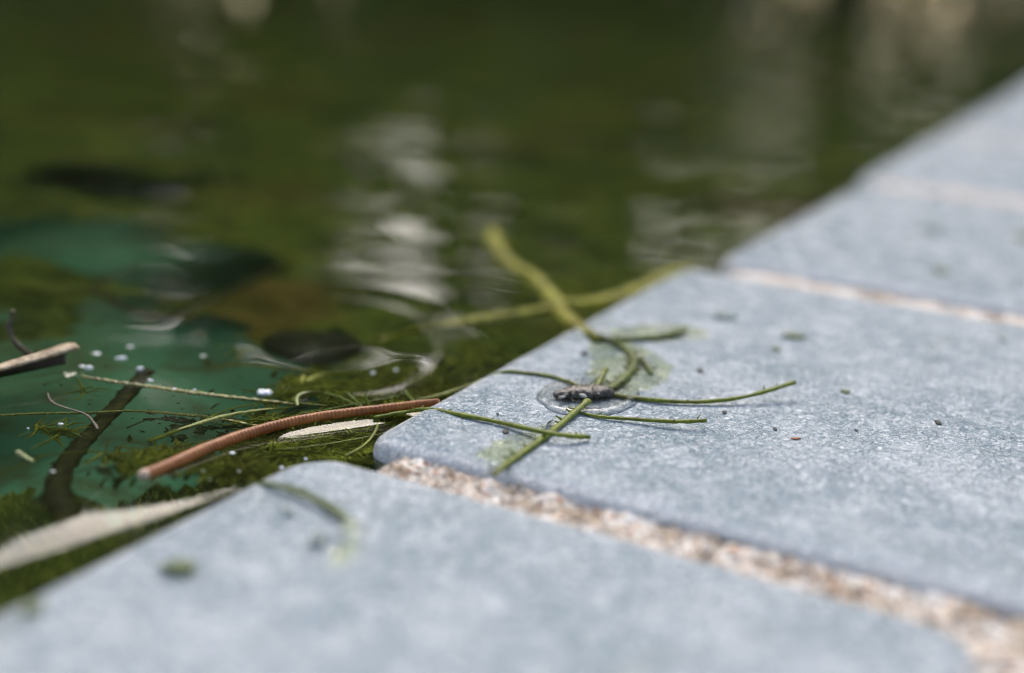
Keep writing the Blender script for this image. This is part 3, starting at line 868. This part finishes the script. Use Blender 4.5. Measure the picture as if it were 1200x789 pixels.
# --- flecks, bubbles and crumbs
FLECK = [(112, 415, 9, 'white fleck just above the bright clot at the reed tip'), (104, 431, 12, 'bright white clot touching the cut tip of the reed'), (96, 430, 8, 'smaller white clot squeezed against the reed tip'),
    (142, 420, 10, 'white fleck left of the pair over the beaded filament'), (164, 432, 9, 'bright white fleck over the beaded filament start'), (176, 446, 7, 'white fleck touching the beaded filament below the bright one'),
    (205, 456, 5, 'tiny white dot on the beaded filament, left of two'), (228, 457, 5, 'tiny white dot on the beaded filament, right of two'), (238, 418, 8, 'lone pale fleck in open water behind the beaded filament'),
    (152, 407, 7, 'faint white fleck farthest behind the reed tip'), (272, 531, 7, 'white fleck against the lower side of the brown stem'), (33, 502, 4, 'tiny white dot left of the dark root, nearer the picture edge'),
    (71, 497, 5, 'tiny white dot left of the dark root, nearer the root'), (358, 538, 6, 'white fleck under the brown stem close to the front tile corner'), (330, 548, 6, 'pale fleck next to the front tile rim')]
for k, (x, y, s_, lab) in enumerate(FLECK):
    c = P(x, y, WZ + .0003); r = s_ * .5 * mm(c)
    o = obj('foam_fleck', lump_mesh('foam_fleck', (0, 0, 0), r * (1.3 if k % 3 == 0 else .9), r * (.7 if k % 2 else 1.0), r * .45, k * 1.1, .7, k, 2, 2.2), MT['foam']); o.location = c
    tag(o, lab, 'foam fleck', 'white flecks on the water')
c = P(310, 461, WZ + .0004)
o = obj('foam_fleck', lump_mesh('foam_fleck', (0, 0, 0), 9 * mm(c), 8 * mm(c), 4 * mm(c), 0, .7, 77, 3, 2.6), MT['foam']); o.location = c
tag(o, 'largest white ragged fleck, above the hooked pale filament', 'foam fleck', 'white flecks on the water')
BUB = [(464, 434, 8, 'pale bubble in the middle of the row of three by the tile'), (437, 437, 8, 'pale bubble leftmost in the row of three by the tile'), (497, 424, 9, 'pale bubble rightmost in the row of three by the tile'),
    (238, 553, 8, 'pale bubble below the brown stem, left of two'), (246, 563, 7, 'pale bubble lowest below the brown stem'), (280, 553, 7, 'pale bubble below the brown stem, right of two'),
    (62, 553, 8, 'pale bubble over the left flank of the dark root'), (120, 549, 6, 'pale bubble right of the dark root')]
mb = mat_flat('pale_bubble', (.62, .64, .55), .15, .05)
for k, (x, y, s_, lab) in enumerate(BUB):
    c = P(x, y, WZ); r = s_ * .38 * mm(c)
    o = obj('bubble', lump_mesh('bubble', (0, 0, 0), r, r, r * .6, 0, .2, k, 2), mb); o.location = c
    tag(o, lab, 'bubble', 'bubbles on the water')
c = P(527, 428, WZ - .001)
o = obj('algae_speck', lump_mesh('algae_speck', (0, 0, 0), 9 * mm(c), 9 * mm(c), 5 * mm(c), 0, .3, 5), MT['ygreen']); o.location = c
tag(o, 'round yellow green speck in the water beside the tile edge', 'algae speck')
CR = [  # x, y, half width px, half height px (on the tile), material, label
    (212, 669, 24, 16, 'gcrumb', 'wide olive green smear of algae on the front tile'),
    (37, 716, 10, 20, 'gcrumb', 'brown green crumb near the left corner of the front tile'),
    (372, 635, 9, 20, 'greycrumb', 'pale grey green crumb inside the curl of the wet crescent'),
    (337, 602, 5, 10, 'greycrumb', 'small grey crumb under the curved strand on the front tile'),
    (930, 397, 14, 10, 'gcrumb', 'long green crumb at the far side of the sharp tile'),
    (909, 412, 6, 8, 'gcrumb', 'small green crumb below the long green crumb'),
    (850, 374, 14, 16, 'greycrumb', 'grey smudge near the far corner of the sharp tile'),
    (1092, 276, 12, 16, 'greycrumb', 'grey crumb in the middle of the second tile'),
    (1102, 324, 8, 14, 'gcrumb', 'green crumb close to the second joint'),
    (1196, 284, 8, 22, 'gcrumb', 'green crumb at the right picture edge on the second tile'),
    (1174, 400, 5, 10, 'greycrumb', 'small grey crumb past the second joint by the right picture edge'),
    (990, 462, 6, 6, 'gcrumb', 'brown green crumb right of the longest branch tip'),
    (820, 437, 4, 8, 'crumb', 'dark crumb above the longest branch'),
    (685, 417, 4, 8, 'crumb', 'dark crumb behind the wet green patch'),
    (849, 486, 3, 6, 'crumb', 'black crumb right of the lower branch tip'),
    (908, 506, 2.5, 5, 'crumb', 'black crumb low on the sharp tile'),
    (1099, 498, 4, 7, 'crumb', 'black crumb near the right side of the sharp tile'),
    (932, 517, 6, 3, 'brown', 'small brown splinter on the sharp tile'),
    (592, 509, 4, 7, 'crumb', 'black crumb under the straight green strand'),
    (583, 488, 1.6, 4, 'crumb', 'tiny black dot above the straight green strand'),
    (1003, 507, 2, 4, 'crumb', 'tiny black dot between the brown splinter and the right side'),
]
for k, (x, y, a, b, mt, lab) in enumerate(CR):
    c = P(x, y, 0); q = mm(c)
    o = obj('crumb', lump_mesh('crumb', (0, 0, 0), a * q, b * q, min(a, b) * q * .35, 0, .45, k, 2), MT[mt]); o.location = (c.x, c.y, .0020 if toE(c)[0] > .2 else .0006)
    tag(o, lab, 'crumb', 'crumbs on the tiles')

# ------------------------------------------------------------------ trees across the pool (seen as reflections)
def tree(x, y, h, w, dens, seed, label):
    r = random.Random(seed)
    e = empty('tree', (x, y, -.02)); tag(e, label, 'tree', 'trees mirrored in the pool')
    v, f = tube_data([Vector((0, 0, 0)), Vector((.05, 0, h * .3)), Vector((-.03, .05, h * .6)), Vector((0, 0, h * .92))], [w * .09, w * .07, w * .045, w * .01], 8)
    for k in range(7):
        a = r.uniform(0, 6.28); z = h * r.uniform(.2, .75); L = w * .4
        tube_data([Vector((0, 0, z)), Vector((math.cos(a) * L * .5, math.sin(a) * L * .5, z + .15)), Vector((math.cos(a) * L, math.sin(a) * L, z + .4))], [w * .03, w * .008], 5, v=v, f=f)
    me = mesh('trunk', v, f); fix(me); obj('trunk', me, MT['trunk'], e)
    v = []; f = []
    cl = [(r.uniform(0, 6.28), r.random() ** .5, r.random()) for _ in range(70)]
    for i in range(int(dens * 1.0)):
        a, q, u = r.choice(cl)
        z = .1 + (h - .1) * u
        prof = w * .5 * (math.sin(math.pi * min(1, .18 + .80 * u)) ** .6)
        c = Vector((math.cos(a) * q * prof, math.sin(a) * q * prof, z)) + Vector((r.gauss(0, .2), r.gauss(0, .2), r.gauss(0, .22))) * w * .6
        c.z = max(.05, c.z)
        s_ = r.uniform(.05, .13)
        d1 = Vector((r.gauss(0, 1), r.gauss(0, 1), r.gauss(0, 1))).normalized(); d2 = d1.orthogonal().normalized() * s_ * .55; d1 = d1 * s_
        k = len(v); v += [c - d1, c + d2, c + d1, c - d2]; f.append((k, k + 1, k + 2, k + 3))
    obj('crown', mesh('crown', v, f, False), MT['foliage'], e)
ROW = [(-5.0, 8.6, 5.5, 2.4, 5200), (-3.6, 9.2, 6.4, 2.3, 6000), (-3.0, 8.8, 5.6, 2.1, 6500), (-1.75, 9.3, 5.6, 1.6, 9000), (-.5, 9.0, 6.6, 2.2, 9500), (.7, 9.3, 6.2, 1.9, 8500), (2.15, 9.5, 5.8, 1.9, 1700), (3.75, 8.9, 6.2, 2.0, 7000), (5.0, 9.0, 5.6, 2.4, 5400), (6.8, 9.6, 6.0, 2.8, 5000), (-6.9, 9.4, 6.2, 2.8, 5000)]
BACK = [(-7.5, 13.2, 2.3, 3.0, 4600), (-4.8, 13.6, 2.1, 3.0, 4600), (-2.2, 13.1, 2.5, 3.0, 1900), (.5, 13.7, 2.2, 3.0, 4600), (3.0, 13.2, 2.4, 3.0, 3400), (5.6, 13.5, 2.3, 3.0, 4600), (8.3, 13.3, 2.5, 3.0, 4600)]
NM = ['third from left', 'fourth from left', 'fifth from left', 'thin gappy', 'tallest dark middle', 'low middle', 'loose leafed', 'broad right', 'second from right', 'rightmost', 'leftmost']
for k, t in enumerate(ROW):
    tree(*t, 100 + k, 'dark tree across the pool mirrored in the water, %s' % NM[k])

for k, t in enumerate(BACK):
    tree(*t, 200 + k, 'low bushy tree of the back row across the pool, number %s from left' % ('one', 'two', 'three', 'four', 'five', 'six', 'seven')[k])
